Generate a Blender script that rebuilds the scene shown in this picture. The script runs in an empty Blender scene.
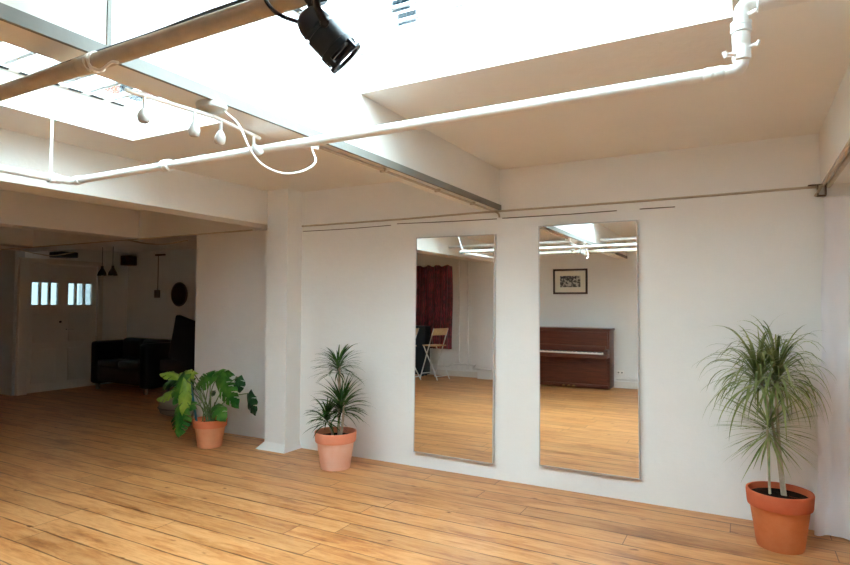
import bpy, bmesh, math, random
from mathutils import Vector, Matrix
PI = math.pi
sc = bpy.context.scene
COL = sc.collection
rng = random.Random(7)

# ------------------------------------------------------------------ materials
def s2l(c):
    return tuple(((v/255)/12.92 if v/255 <= .04045 else ((v/255+.055)/1.055)**2.4) for v in c)
class NT:
    def __init__(s, name):
        s.m = bpy.data.materials.new(name); s.m.use_nodes = True
        s.t = s.m.node_tree; s.b = s.t.nodes['Principled BSDF']; s.out = s.t.nodes['Material Output']
    def n(s, typ, **k):
        nd = s.t.nodes.new(typ)
        for a, v in k.items():
            if a in nd.inputs: nd.inputs[a].default_value = v
            else: setattr(nd, a, v)
        return nd
    def l(s, a, b): s.t.links.new(a, b)
def rgba(c): return (*s2l(c), 1)
def ramp(nt, stops):
    r = nt.n('ShaderNodeValToRGB'); e = r.color_ramp.elements
    while len(e) < len(stops): e.new(.5)
    for el, (p, c) in zip(e, stops): el.position = p; el.color = c
    return r
def plain(name, c, rough=.5, metal=0, var=.0, scale=8, bump=0, bscale=60, spec=.5, coat=0):
    nt = NT(name); b = nt.b
    b.inputs['Roughness'].default_value = rough; b.inputs['Metallic'].default_value = metal
    b.inputs['Specular IOR Level'].default_value = spec; b.inputs['Coat Weight'].default_value = coat
    b.inputs['Base Color'].default_value = rgba(c)
    geo = nt.n('ShaderNodeTexCoord')
    if var:
        no = nt.n('ShaderNodeTexNoise', Scale=scale, Detail=4.0)
        nt.l(geo.outputs['Object'], no.inputs['Vector'])
        lo = tuple(max(0, x*(1-var)) for x in s2l(c)); hi = tuple(min(1, x*(1+var)) for x in s2l(c))
        r = ramp(nt, [(.3, (*lo, 1)), (.7, (*hi, 1))])
        nt.l(no.outputs['Fac'], r.inputs[0]); nt.l(r.outputs[0], b.inputs['Base Color'])
    if bump:
        n2 = nt.n('ShaderNodeTexNoise', Scale=bscale, Detail=5.0)
        nt.l(geo.outputs['Object'], n2.inputs['Vector'])
        bp = nt.n('ShaderNodeBump', Strength=bump, Distance=.01)
        nt.l(n2.outputs['Fac'], bp.inputs['Height']); nt.l(bp.outputs[0], b.inputs['Normal'])
    return nt.m

def plaster(name, c, dirty=.05):
    nt = NT(name); b = nt.b; b.inputs['Roughness'].default_value = .75; b.inputs['Specular IOR Level'].default_value = .25
    g = nt.n('ShaderNodeTexCoord')
    big = nt.n('ShaderNodeTexNoise', Scale=1.3, Detail=5.0, Roughness=.6); nt.l(g.outputs['Object'], big.inputs['Vector'])
    k = s2l(c)
    r = ramp(nt, [(.3, (*[v*(1-dirty) for v in k], 1)), (.65, (*k, 1))])
    nt.l(big.outputs['Fac'], r.inputs[0])
    # small scuffs and flaked spots with a shape of their own
    sp = nt.n('ShaderNodeTexVoronoi', Scale=2.2, Randomness=1.0); nt.l(g.outputs['Object'], sp.inputs['Vector'])
    rs = ramp(nt, [(.0, (1, 1, 1, 1)), (.018, (0, 0, 0, 1))]); nt.l(sp.outputs['Distance'], rs.inputs[0])
    mx = nt.n('ShaderNodeMix', data_type='RGBA'); nt.l(rs.outputs[0], mx.inputs['Factor'])
    nt.l(r.outputs[0], mx.inputs[6]); mx.inputs[7].default_value = (*[v*.7 for v in k], 1)
    nt.l(mx.outputs[2], b.inputs['Base Color'])
    n2 = nt.n('ShaderNodeTexNoise', Scale=5.0, Detail=8.0, Roughness=.55); nt.l(g.outputs['Object'], n2.inputs['Vector'])
    bp = nt.n('ShaderNodeBump', Strength=.35, Distance=.02); nt.l(n2.outputs['Fac'], bp.inputs['Height'])
    nt.l(bp.outputs[0], b.inputs['Normal'])
    return nt.m

def floor_mat():
    nt = NT('pine_boards'); b = nt.b
    g = nt.n('ShaderNodeTexCoord'); W = .182
    sep = nt.n('ShaderNodeSeparateXYZ'); nt.l(g.outputs['Object'], sep.inputs[0])
    def mth(op, a, bb=None, c=None):
        m = nt.n('ShaderNodeMath', operation=op)
        for i, v in enumerate((a, bb, c)):
            if v is None: continue
            if isinstance(v, (int, float)): m.inputs[i].default_value = v
            else: nt.l(v, m.inputs[i])
        return m.outputs[0]
    # slightly uneven board edges
    wob = nt.n('ShaderNodeTexNoise', Scale=.6, Detail=2.0); nt.l(g.outputs['Object'], wob.inputs['Vector'])
    y = mth('ADD', mth('DIVIDE', sep.outputs['Y'], W), mth('MULTIPLY', wob.outputs['Fac'], .12))
    row = mth('FLOOR', y); fy = mth('FRACT', y)
    wn = nt.n('ShaderNodeTexWhiteNoise', noise_dimensions='1D'); nt.l(row, wn.inputs['W'])
    L = 2.3
    x = mth('ADD', mth('DIVIDE', sep.outputs['X'], L), mth('MULTIPLY', wn.outputs['Value'], 7.3))
    cell = mth('FLOOR', x); fx = mth('FRACT', x)
    cb = nt.n('ShaderNodeCombineXYZ'); nt.l(row, cb.inputs[0]); nt.l(cell, cb.inputs[1])
    w2 = nt.n('ShaderNodeTexWhiteNoise', noise_dimensions='3D'); nt.l(cb.outputs[0], w2.inputs['Vector'])
    # grain
    gv = nt.n('ShaderNodeCombineXYZ')
    nt.l(mth('MULTIPLY', sep.outputs['X'], .9), gv.inputs[0])
    nt.l(mth('MULTIPLY', sep.outputs['Y'], 8), gv.inputs[1]); nt.l(mth('MULTIPLY', w2.outputs['Value'], 37), gv.inputs[2])
    gr = nt.n('ShaderNodeTexNoise', Scale=2.0, Detail=8.0, Roughness=.68, Distortion=1.2); nt.l(gv.outputs[0], gr.inputs['Vector'])
    A = ramp(nt, [(.28, rgba((158, 94, 48))), (.43, rgba((192, 131, 78))), (.57, rgba((208, 154, 102))), (.8, rgba((176, 112, 62)))])
    nt.l(gr.outputs['Fac'], A.inputs[0])
    # board to board tone
    tone = ramp(nt, [(0, (.66, .63, .60, 1)), (.35, (.88, .87, .85, 1)), (.7, (1, 1, 1, 1)), (1, (1.0, .93, .84, 1))]); nt.l(w2.outputs['Value'], tone.inputs[0])
    m1 = nt.n('ShaderNodeMix', data_type='RGBA', blend_type='MULTIPLY'); m1.inputs[0].default_value = .55
    nt.l(A.outputs[0], m1.inputs[6]); nt.l(tone.outputs[0], m1.inputs[7])
    # worn / stained patches along the boards
    sv = nt.n('ShaderNodeCombineXYZ'); nt.l(mth('MULTIPLY', sep.outputs['X'], .8), sv.inputs[0]); nt.l(mth('MULTIPLY', sep.outputs['Y'], 3.2), sv.inputs[1])
    st = nt.n('ShaderNodeTexNoise', Scale=1.5, Detail=7.0, Roughness=.68); nt.l(sv.outputs[0], st.inputs['Vector'])
    sr = ramp(nt, [(.33, (.50, .36, .25, 1)), (.42, (.84, .72, .58, 1)), (.52, (1, .98, .95, 1)), (.62, (1, .90, .78, 1)), (.72, (1, 1, 1, 1))]); nt.l(st.outputs['Fac'], sr.inputs[0])
    m2 = nt.n('ShaderNodeMix', data_type='RGBA', blend_type='MULTIPLY'); m2.inputs[0].default_value = .8
    nt.l(m1.outputs[2], m2.inputs[6]); nt.l(sr.outputs[0], m2.inputs[7])
    # knots
    kv = nt.n('ShaderNodeCombineXYZ'); nt.l(mth('MULTIPLY', sep.outputs['X'], 1.5), kv.inputs[0]); nt.l(mth('MULTIPLY', sep.outputs['Y'], 3.3), kv.inputs[1])
    kn = nt.n('ShaderNodeTexVoronoi', Scale=1.5, voronoi_dimensions='2D'); kd = nt.n('ShaderNodeTexNoise', Scale=9.0, Detail=2.0); nt.l(kv.outputs[0], kd.inputs['Vector'])
    km = nt.n('ShaderNodeVectorMath', operation='MULTIPLY_ADD'); nt.l(kd.outputs['Color'], km.inputs[0]); km.inputs[1].default_value = (.12, .12, 0); nt.l(kv.outputs[0], km.inputs[2])
    nt.l(km.outputs[0], kn.inputs['Vector'])
    kr = ramp(nt, [(.02, (.85, .85, .85, 1)), (.075, (0, 0, 0, 1))]); nt.l(kn.outputs['Distance'], kr.inputs[0])
    m3 = nt.n('ShaderNodeMix', data_type='RGBA'); ksp = nt.n('ShaderNodeSeparateColor'); nt.l(kn.outputs['Color'], ksp.inputs[0])
    kmask = mth('MULTIPLY', mth('GREATER_THAN', ksp.outputs[0], .62), mth('ADD', ksp.outputs[1], .3))
    nt.l(mth('MULTIPLY', kr.outputs[0], kmask), m3.inputs[0])
    nt.l(m2.outputs[2], m3.inputs[6]); m3.inputs[7].default_value = rgba((120, 66, 30))
    # gaps
    wg = nt.n('ShaderNodeTexNoise', Scale=1.7, Detail=3.0); nt.l(g.outputs['Object'], wg.inputs['Vector'])
    gv2 = nt.n('ShaderNodeCombineXYZ'); nt.l(mth('MULTIPLY', sep.outputs['X'], 1.3), gv2.inputs[0]); nt.l(mth('MULTIPLY', row, 3.7), gv2.inputs[1])
    nt.l(gv2.outputs[0], wg.inputs['Vector'])
    gw = mth('MULTIPLY', mth('SUBTRACT', wg.outputs['Fac'], .30), .14)
    e = mth('MINIMUM', fy, mth('SUBTRACT', 1.0, fy))
    gap1 = mth('LESS_THAN', e, gw)
    ex = mth('MINIMUM', fx, mth('SUBTRACT', 1.0, fx))
    gap2 = mth('LESS_THAN', ex, .0012)
    gap = mth('MAXIMUM', gap1, gap2)
    m4 = nt.n('ShaderNodeMix', data_type='RGBA'); nt.l(mth('MULTIPLY', gap, .75), m4.inputs[0])
    nt.l(m3.outputs[2], m4.inputs[6]); m4.inputs[7].default_value = rgba((78, 44, 20))
    nt.l(m4.outputs[2], b.inputs['Base Color'])
    rr = nt.n('ShaderNodeMapRange'); nt.l(gr.outputs['Fac'], rr.inputs[0]); rr.inputs[3].default_value = .32; rr.inputs[4].default_value = .5
    nt.l(rr.outputs[0], b.inputs['Roughness']); b.inputs['Specular IOR Level'].default_value = .4
    h = mth('SUBTRACT', mth('MULTIPLY', gr.outputs['Fac'], .15), gap)
    bp = nt.n('ShaderNodeBump', Strength=.3, Distance=.004); nt.l(h, bp.inputs['Height']); nt.l(bp.outputs[0], b.inputs['Normal'])
    return nt.m

def glass_pane(name, tint, gloss=.03):
    nt = NT(name); t = nt.t; t.nodes.remove(nt.b)
    tr = nt.n('ShaderNodeBsdfTransparent'); tr.inputs[0].default_value = (*tint, 1)
    gl = nt.n('ShaderNodeBsdfGlossy'); gl.inputs['Roughness'].default_value = .02
    mx = nt.n('ShaderNodeMixShader'); mx.inputs[0].default_value = gloss
    nt.l(tr.outputs[0], mx.inputs[1]); nt.l(gl.outputs[0], mx.inputs[2]); nt.l(mx.outputs[0], nt.out.inputs[0])
    return nt.m

def terracotta(name, c, c2):
    nt = NT(name); b = nt.b; b.inputs['Roughness'].default_value = .8; b.inputs['Specular IOR Level'].default_value = .2
    g = nt.n('ShaderNodeTexCoord'); no = nt.n('ShaderNodeTexNoise', Scale=5.0, Detail=6.0, Roughness=.6)
    nt.l(g.outputs['Object'], no.inputs['Vector'])
    r = ramp(nt, [(.35, rgba(c)), (.72, rgba(c2))]); nt.l(no.outputs['Fac'], r.inputs[0]); nt.l(r.outputs[0], b.inputs['Base Color'])
    bp = nt.n('ShaderNodeBump', Strength=.2, Distance=.004); nt.l(no.outputs['Fac'], bp.inputs['Height']); nt.l(bp.outputs[0], b.inputs['Normal'])
    return nt.m
def leafmat(name, c, c2, trans=.15, scale=9, rough=.4):
    nt = NT(name); b = nt.b; b.inputs['Roughness'].default_value = rough; b.inputs['Specular IOR Level'].default_value = .18
    g = nt.n('ShaderNodeTexCoord'); no = nt.n('ShaderNodeTexNoise', Scale=scale, Detail=3.0); nt.l(g.outputs['Object'], no.inputs['Vector'])
    r = ramp(nt, [(.35, rgba(c)), (.68, rgba(c2))]); nt.l(no.outputs['Fac'], r.inputs[0]); nt.l(r.outputs[0], b.inputs['Base Color'])
    tl = nt.n('ShaderNodeBsdfTranslucent'); nt.l(r.outputs[0], tl.inputs[0])
    mx = nt.n('ShaderNodeMixShader'); mx.inputs[0].default_value = trans
    nt.l(b.outputs[0], mx.inputs[1]); nt.l(tl.outputs[0], mx.inputs[2]); nt.l(mx.outputs[0], nt.out.inputs[0])
    return nt.m
def wood(name, c, c2, rough=.3, axis=0, sc_=3):
    nt = NT(name); b = nt.b; b.inputs['Roughness'].default_value = rough
    g = nt.n('ShaderNodeTexCoord'); mp = nt.n('ShaderNodeMapping'); nt.l(g.outputs['Object'], mp.inputs[0])
    s = [14, 14, 14]; s[axis] = 1; mp.inputs['Scale'].default_value = s
    no = nt.n('ShaderNodeTexNoise', Scale=sc_, Detail=5.0, Distortion=.8); nt.l(mp.outputs[0], no.inputs['Vector'])
    r = ramp(nt, [(.3, rgba(c)), (.7, rgba(c2))]); nt.l(no.outputs['Fac'], r.inputs[0]); nt.l(r.outputs[0], b.inputs['Base Color'])
    return nt.m
def brocade():
    nt = NT('red_brocade'); b = nt.b; b.inputs['Roughness'].default_value = .55; b.inputs['Sheen Weight'].default_value = .3
    g = nt.n('ShaderNodeTexCoord'); mp = nt.n('ShaderNodeMapping'); nt.l(g.outputs['Object'], mp.inputs[0]); mp.inputs['Scale'].default_value = (7, 1, 9)
    v = nt.n('ShaderNodeTexVoronoi', Scale=1.6, feature='SMOOTH_F1'); nt.l(mp.outputs[0], v.inputs['Vector'])
    w = nt.n('ShaderNodeTexWave', Scale=1.2, Distortion=6.0, Detail=2.0); nt.l(mp.outputs[0], w.inputs['Vector'])
    ad = nt.n('ShaderNodeMath', operation='MULTIPLY'); nt.l(v.outputs['Distance'], ad.inputs[0]); nt.l(w.outputs['Fac'], ad.inputs[1])
    r = ramp(nt, [(.12, rgba((70, 4, 20))), (.3, rgba((122, 14, 38))), (.5, rgba((150, 34, 52)))]); nt.l(ad.outputs[0], r.inputs[0])
    nt.l(r.outputs[0], b.inputs['Base Color'])
    return nt.m
M = dict(
    wall=plaster('white_plaster', (233, 232, 229)),
    ceil=plaster('ceiling_plaster', (230, 227, 221)),
    reveal=plaster('skylight_reveal_paint', (236, 236, 236), .03),
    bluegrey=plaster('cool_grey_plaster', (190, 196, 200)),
    strip=plaster('worn_edge_board', (140, 139, 133), .3),
    floor=floor_mat(),
    pipe=plain('white_gloss_pipe', (222, 221, 218), .35, var=.06, scale=12, bump=.1, bscale=30),
    pipe_old=plain('cream_painted_conduit', (186, 172, 152), .5, var=.1, scale=20),
    crack=plain('dark_crack_cable', (90, 74, 58), .8),
    black=plain('black_paint', (32, 42, 52), .5),
    steel=plain('black_bracket', (34, 36, 40), .4, metal=.4),
    cable=plain('black_rubber_cable', (36, 36, 38), .6),
    whiteplastic=plain('white_plastic', (236, 232, 226), .35),
    brushed=plain('silver_fitting', (198, 194, 188), .35, metal=.6),
    bulbglass=plain('opal_glass', (188, 184, 178), .2),
    mirror=plain('mirror_glass', (243, 244, 242), .0, metal=1.0),
    alu=plain('brushed_aluminium', (190, 189, 187), .5, metal=.0),
    frame=plain('white_window_frame', (238, 238, 238), .4),
    bar=plain('grey_glazing_bar', (172, 176, 177), .5),
    slot=plain('dark_vent_slot', (48, 52, 56), .8),
    skyglass=glass_pane('skylight_glass', (.93, .96, .98)),
    doorglass=glass_pane('obscured_door_glass', (.21, .23, .235), .04),
    soil=plain('potting_soil', (40, 24, 16), .98, spec=.05, var=.4, scale=40, bump=1, bscale=90),
    terra1=terracotta('terracotta', (218, 142, 100), (230, 162, 122)),
    terra2=terracotta('pale_terracotta', (236, 178, 150), (242, 198, 178)),
    terra3=terracotta('orange_terracotta', (200, 112, 66), (214, 134, 88)),
    terra1r=terracotta('terracotta_rim', (220, 120, 80), (228, 134, 96)),
    terra2r=terracotta('pale_terracotta_rim', (226, 140, 108), (232, 154, 124)),
    terra3r=terracotta('orange_terracotta_rim', (188, 90, 58), (200, 104, 70)),
    cane=plain('pale_cane_bark', (176, 158, 136), .8, var=.15, scale=40),
    leafR=leafmat('greygreen_strap_leaf', (88, 108, 54), (160, 168, 112), .3),
    leafM=leafmat('deep_green_strap_leaf', (26, 62, 18), (68, 104, 42), .22),
    leafL=leafmat('swiss_cheese_leaf', (34, 88, 32), (92, 142, 56), .3, rough=.3),
    leafY=leafmat('yellow_green_leaf', (112, 150, 48), (160, 186, 80), .35, rough=.3),
    leafD=leafmat('dark_green_leaf', (16, 44, 28), (40, 76, 44), .12, rough=.3),
    petiole=plain('green_stalk', (92, 110, 58), .5),
    stake=plain('teal_stake', (20, 96, 104), .5),
    sheet=plain('white_cotton_sheet', (226, 223, 226), .85, bump=.25, bscale=14),
    leather=plain('black_leather', (14, 13, 14), .45, bump=.2, bscale=40),
    darkfabric=plain('dark_fabric', (17, 15, 15), .9),
    seatgrey=plain('light_grey_plastic', (150, 146, 140), .5),
    taupe=plain('taupe_fabric', (126, 108, 96), .9, bump=.3, bscale=120),
    darkwood=plain('dark_brown_wood', (46, 32, 24), .5, var=.2),
    brownbox=plain('brown_box', (80, 56, 42), .6),
    darkmirror=plain('dark_disc_face', (40, 30, 24), .8, spec=.15),
    paintdoor=plaster('door_paint', (222, 216, 206)),
    mahog=wood('mahogany', (70, 32, 22), (98, 48, 34), .28, 0),
    ivory=plain('ivory_keys', (236, 232, 220), .3),
    ebony=plain('ebony_keys', (16, 15, 15), .3),
    brass=plain('brass', (176, 140, 70), .3, metal=1),
    picframe=wood('dark_picture_frame', (44, 28, 18), (64, 42, 28), .35, 0),
    mount=plain('cream_mount', (232, 228, 214), .8),
    brocade=brocade(),
    birch=wood('birch_ply', (196, 160, 112), (214, 180, 136), .45, 2),
    render=plain('white_render', (226, 228, 230), .9),
    redtile=plain('red_roof_tile', (62, 20, 18), .95, spec=0),
    tile=plain('dark_orange_roof_tile', (66, 28, 8), .95, var=.2, scale=3, spec=0),
    slate=plain('dark_slate', (6, 14, 18), .95, spec=0),
    winblue=plain('dark_window_pane', (2, 10, 16), .9, spec=0),
    ground=plain('outside_ground', (150, 148, 142), .9),
)

# ------------------------------------------------------------------ mesh builder
class MB:
    def __init__(s): s.v = []; s.f = []; s.sm = []
    def add(s, vs, fs, smooth=False):
        o = len(s.v); s.v += [Vector(v) for v in vs]
        s.f += [[i+o for i in f] for f in fs]; s.sm += [smooth]*len(fs); return s
    def box(s, x0, x1, y0, y1, z0, z1, bev=0):
        if bev:
            bm = bmesh.new(); bmesh.ops.create_cube(bm, size=1)
            for v in bm.verts: v.co = Vector(((x0+x1)/2+v.co.x*(x1-x0), (y0+y1)/2+v.co.y*(y1-y0), (z0+z1)/2+v.co.z*(z1-z0)))
            bmesh.ops.bevel(bm, geom=bm.edges[:], offset=bev, segments=3, affect='EDGES', profile=.5)
            bm.verts.index_update()
            s.add([v.co.copy() for v in bm.verts], [[v.index for v in f.verts] for f in bm.faces], True); bm.free(); return s
        return s.add([(x0,y0,z0),(x1,y0,z0),(x1,y1,z0),(x0,y1,z0),(x0,y0,z1),(x1,y0,z1),(x1,y1,z1),(x0,y1,z1)],
                     [(0,3,2,1),(4,5,6,7),(0,1,5,4),(1,2,6,5),(2,3,7,6),(3,0,4,7)])
    def obox(s, c, half, rot, bev=0):
        t = MB().box(-half[0],half[0],-half[1],half[1],-half[2],half[2],bev)
        c = Vector(c); return s.add([c+rot@v for v in t.v], t.f, bool(bev))
    def tube(s, pts, r, seg=12, caps=True, flat=1.0):
        P = [Vector(p) for p in pts]; n = len(P); R = r if isinstance(r, (list, tuple)) else [r]*n
        T = [((P[min(i+1,n-1)]-P[max(i-1,0)])).normalized() for i in range(n)]
        up = Vector((0,0,1)) if abs(T[0].z) < .9 else Vector((1,0,0))
        N = T[0].cross(up).normalized(); vs = []; fs = []
        for i in range(n):
            if i:
                q = T[i-1].rotation_difference(T[i]); N = (q@N); N = (N-T[i]*N.dot(T[i])).normalized()
            B = T[i].cross(N)
            for k in range(seg):
                a = 2*PI*k/seg; vs.append(P[i]+(N*math.cos(a)+B*math.sin(a)*flat)*R[i])
        for i in range(n-1):
            for k in range(seg):
                k2 = (k+1) % seg; fs.append((i*seg+k, i*seg+k2, (i+1)*seg+k2, (i+1)*seg+k))
        if caps: fs.append(tuple(range(seg-1,-1,-1))); fs.append(tuple((n-1)*seg+k for k in range(seg)))
        return s.add(vs, fs, True)
    def lathe(s, prof, c=(0,0,0), seg=40, rot=None):
        c = Vector(c); vs = []; fs = []; n = len(prof)
        for r, z in prof:
            for k in range(seg):
                a = 2*PI*k/seg; v = Vector((r*math.cos(a), r*math.sin(a), z)); vs.append(c+(rot@v if rot else v))
        for i in range(n-1):
            for k in range(seg):
                k2 = (k+1) % seg; fs.append((i*seg+k, i*seg+k2, (i+1)*seg+k2, (i+1)*seg+k))
        return s.add(vs, fs, True)
    def grid(s, rows, smooth=True, skip=None):
        nr, nc = len(rows), len(rows[0]); vs = [p for r in rows for p in r]
        fs = [(i*nc+j, i*nc+j+1, (i+1)*nc+j+1, (i+1)*nc+j) for i in range(nr-1) for j in range(nc-1) if not (skip and skip(i, j))]
        return s.add(vs, fs, smooth)
    def build(s, name, mat, parent=None, auto=True):
        me = bpy.data.meshes.new(name); off = Vector(parent.get('_o', (0,0,0))) if parent else Vector((0,0,0))
        me.from_pydata([tuple(v-off) for v in s.v], [], s.f)
        me.polygons.foreach_set('use_smooth', s.sm); me.update()
        bm = bmesh.new(); bm.from_mesh(me)
        bmesh.ops.remove_doubles(bm, verts=bm.verts, dist=1e-6)
        bmesh.ops.recalc_face_normals(bm, faces=bm.faces)
        bm.to_mesh(me); bm.free()
        if auto and any(s.sm):
            try: me.set_sharp_from_angle(angle=math.radians(42))
            except Exception: pass
        me.materials.append(mat); o = bpy.data.objects.new(name, me); COL.objects.link(o)
        if parent: o.parent = parent; o['_o'] = tuple(off)
        return o
def tag(o, label=None, cat=None, group=None, kind=None):
    if label: o['label'] = label
    if cat: o['category'] = cat
    if group: o['group'] = group
    if kind: o['kind'] = kind
    return o
def thing(name, label, cat, loc, group=None):
    o = bpy.data.objects.new(name, None); COL.objects.link(o); o.location = loc; o['_o'] = tuple(loc); o.empty_display_size = .1
    return tag(o, label, cat, group)
def struct(name, mb, mat, label, parent=None):
    o = mb.build(name, mat, parent)
    if not parent: tag(o, label, name.split('_')[0], kind='structure')
    return o
def rot_to(d):
    return Vector((0,0,1)).rotation_difference(Vector(d).normalized()).to_matrix()
def smooth_path(pts, n=8):
    P = [Vector(p) for p in pts]; P = [P[0]*2-P[1]]+P+[P[-1]*2-P[-2]]; out = []
    for i in range(1, len(P)-2):
        for k in range(n):
            t = k/n; a, b, c, d = P[i-1:i+3]
            out.append(.5*((2*b)+(c-a)*t+(2*a-5*b+4*c-d)*t*t+(3*b-a-3*c+d)*t**3))
    out.append(P[-2]); return out
def round_corner(pts, r=.06, n=6):
    P = [Vector(p) for p in pts]; out = [P[0]]
    for i in range(1, len(P)-1):
        a = P[i]+(P[i-1]-P[i]).normalized()*r; b = P[i]+(P[i+1]-P[i]).normalized()*r
        for k in range(n+1):
            t = k/n; out.append(a*(1-t)**2+P[i]*2*t*(1-t)+b*t*t)
    out.append(P[-1]); return out

# ------------------------------------------------------------------ setting
WY, ZC, ZB = 4.68, 2.65, 2.30         # main wall plane, ceiling height, underside of beams
ZT = 2.87                             # top of the roof slab
SY = -1.5                             # wall behind the camera
XR, XL = 1.9, -11.8
HOLES = [(-1.845, -.03), (-3.82, -2.0)]; HY0, HY1 = 1.16, 2.6

struct('floor', MB().box(XL, XR+.1, SY-.1, 7.1, -.1, 0), M['floor'], 'varnished orange pine board floor')
cm = MB()
cm.box(XL, HOLES[1][0], SY-.2, 5.0, ZC, ZT)
cm.box(HOLES[0][1], XR+.2, SY-.2, 5.0, ZC, ZT)
for a, b in HOLES:
    cm.box(a, b, HY1, 5.0, ZC, ZT); cm.box(a, b, SY-.2, HY0, ZC, ZT)
struct('ceiling', cm, M['ceil'], 'white painted flat ceiling pierced by skylight wells')
struct('wall_north', MB().box(-4.3, XR+.2, WY, WY+.2, -.1, ZC+.02), M['wall'], 'long white plaster wall carrying the two mirrors')
struct('wall_partition', MB().box(-5.78, -4.28, 4.79, 4.92, -.1, ZB+.01), M['wall'], 'recessed white wall panel left of the column')
struct('wall_lintel', MB().box(-10.15, -4.28, WY, 5.2, ZB, ZT), M['wall'], 'white lintel over the wide opening to the dark alcove')
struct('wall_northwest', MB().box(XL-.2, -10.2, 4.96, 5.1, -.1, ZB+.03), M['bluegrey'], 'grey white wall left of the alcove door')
tmp = MB().box(XL-.2, -10.15, 4.9, 5.1, ZB+.03, ZT); struct('wall_northwest_upper', tmp, M['wall'], 'upper strip of white wall above the alcove corner')
# door wall with two openings for the glazed lights
dm = MB(); DX0, DX1 = -10.36, -10.2
dm.box(DX0, DX1, 5.1, 5.15, -.1, 2.5); dm.box(DX0, DX1, 6.32, 7.1, -.1, 2.5); dm.box(DX0, DX1, 5.15, 6.32, 2.12, 2.5)
struct('wall_alcove_west', dm, M['wall'], 'white alcove wall around the double doors')
struct('wall_alcove_north', MB().box(-10.4, -5.6, 6.9, 7.1, -.1, 2.5), M['wall'], 'dim white wall at the back of the alcove')
struct('wall_alcove_east', MB().box(-5.78, -5.6, 4.92, 6.9, -.1, 2.5), M['wall'], 'white wall closing the alcove behind the partition')
struct('ceiling_alcove', MB().box(-10.4, -5.6, 5.2, 7.1, 2.42, 2.6), M['ceil'], 'low ceiling over the dark alcove')
struct('wall_east', MB().box(XR, XR+.2, SY-.2, WY+.1, -.1, ZC+.02), M['wall'], 'white end wall beyond the hanging sheet')
struct('wall_south', MB().box(XL-.2, XR+.2, SY-.2, SY, -.1, ZC+.02), M['wall'], 'white wall opposite the mirrors behind the piano')
struct('wall_west', MB().box(XL-.2, XL, SY-.2, 5.1, -.1, ZT), M['wall'], 'white wall at the far left end of the room')
# beams
b1 = MB().box(-2.0, -1.845, SY, WY+.02, ZB, ZT)
struct('trim_1', b1, M['ceil'], 'white ceiling beam between the two skylights')
struct('trim_2', MB().box(-1.846, -1.83, SY, WY+.01, ZB-.002, 2.342), M['strip'], 'worn pale edge board under the beam between the skylights')
struct('trim_3', MB().box(-4.60, -4.33, SY, WY+.02, ZB, ZC+.01), M['ceil'], 'white ceiling beam landing on the wall column')
struct('trim_4', MB().box(-7.0, -6.72, SY, WY+.02, ZB, ZC+.01), M['ceil'], 'white ceiling beam beyond the column')
struct('trim_5', MB().box(-9.45, -9.15, SY, 4.98, ZB, ZC+.01), M['ceil'], 'white ceiling beam nearest the double doors')
struct('trim_6', MB().box(-1.848, -1.838, 1.165, 2.6, 2.345, ZT-.002, .001), M['reveal'], 'smooth white lining board on the side of the skylight well')
struct('trim_10', MB().box(-1.848, -1.839, 1.152, 1.165, 2.345, ZC+.01), M['strip'], 'thin vertical joint strip on the beam below the skylight')
struct('trim_11', MB().box(.45, .70, SY, WY+.02, ZB, ZC+.01), M['ceil'], 'white ceiling beam at the right end above the hanging sheet')
# column with flared foot
cl = MB().box(-4.32, -4.045, 4.46, 4.8, -.01, ZC+.01)
def frustum(x0, x1, y0, y1, z0, x2, x3, y2, y3, z1):
    return MB().add([(x0,y0,z0),(x1,y0,z0),(x1,y1,z0),(x0,y1,z0),(x2,y2,z1),(x3,y2,z1),(x3,y3,z1),(x2,y3,z1)],
                    [(0,3,2,1),(4,5,6,7),(0,1,5,4),(1,2,6,5),(2,3,7,6),(3,0,4,7)])
fr = frustum(-4.42, -4.02, 4.42, 4.8, -.01, -4.32, -4.045, 4.46, 4.8, .08)
cl.add(fr.v, fr.f)
struct('trim_7', cl, M['wall'], 'white square wall column with a flared foot')
# door casing, doors
cs = MB().box(-10.2, -10.13, 5.0, 5.15, -.01, 2.2, .008).box(-10.2, -10.16, 6.32, 6.4, -.01, 2.2, .006).box(-10.2, -10.16, 5.15, 6.32, 2.12, 2.2, .006)
struct('trim_8', cs, M['paintdoor'], 'white painted casing around the double doors')
def leaf(name, y0, y1, label):
    d = thing(name, label, 'door', (-10.26, y0, 0)); d['kind'] = 'structure'
    pz0, pz1 = 1.44, 1.81; py0 = y0+.085; py1 = y1-.085; w = (py1-py0-2*.035)/3
    b = MB(); X0, X1 = -10.28, -10.235
    b.box(X0, X1, y0, y1, -.004, pz0); b.box(X0, X1, y0, y1, pz1, 2.121)
    b.box(X0, X1, y0, py0, pz0, pz1); b.box(X0, X1, py1, y1, pz0, pz1)
    for k in (0, 1):
        a = py0+(k+1)*w+k*.035; b.box(X0, X1, a, a+.035, pz0, pz1)
    for zz0, zz1 in ((.15, .7), (.82, 1.3)):      # raised lower panels
        b.box(X1-.002, X1+.008, y0+.1, y1-.1, zz0, zz1, .004)
    b.box(X1, X1+.012, y0+.07, y1-.07, pz0-.03, pz0, .003)
    b.build('door_panel', M['paintdoor'], d)
    g = MB()
    for k in range(3):
        a = py0+k*(w+.035); g.box(-10.262, -10.255, a-.004, a+w+.004, pz0-.004, pz1+.004)
    g.build('glass_pane', M['doorglass'], d)
    return d
dl = leaf('door_1', 5.150, 5.738, 'white door leaf with three glazed lights, nearest the casing')
dr = leaf('door_2', 5.738, 6.320, 'white door leaf with three glazed lights, beside the sofa')
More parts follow.
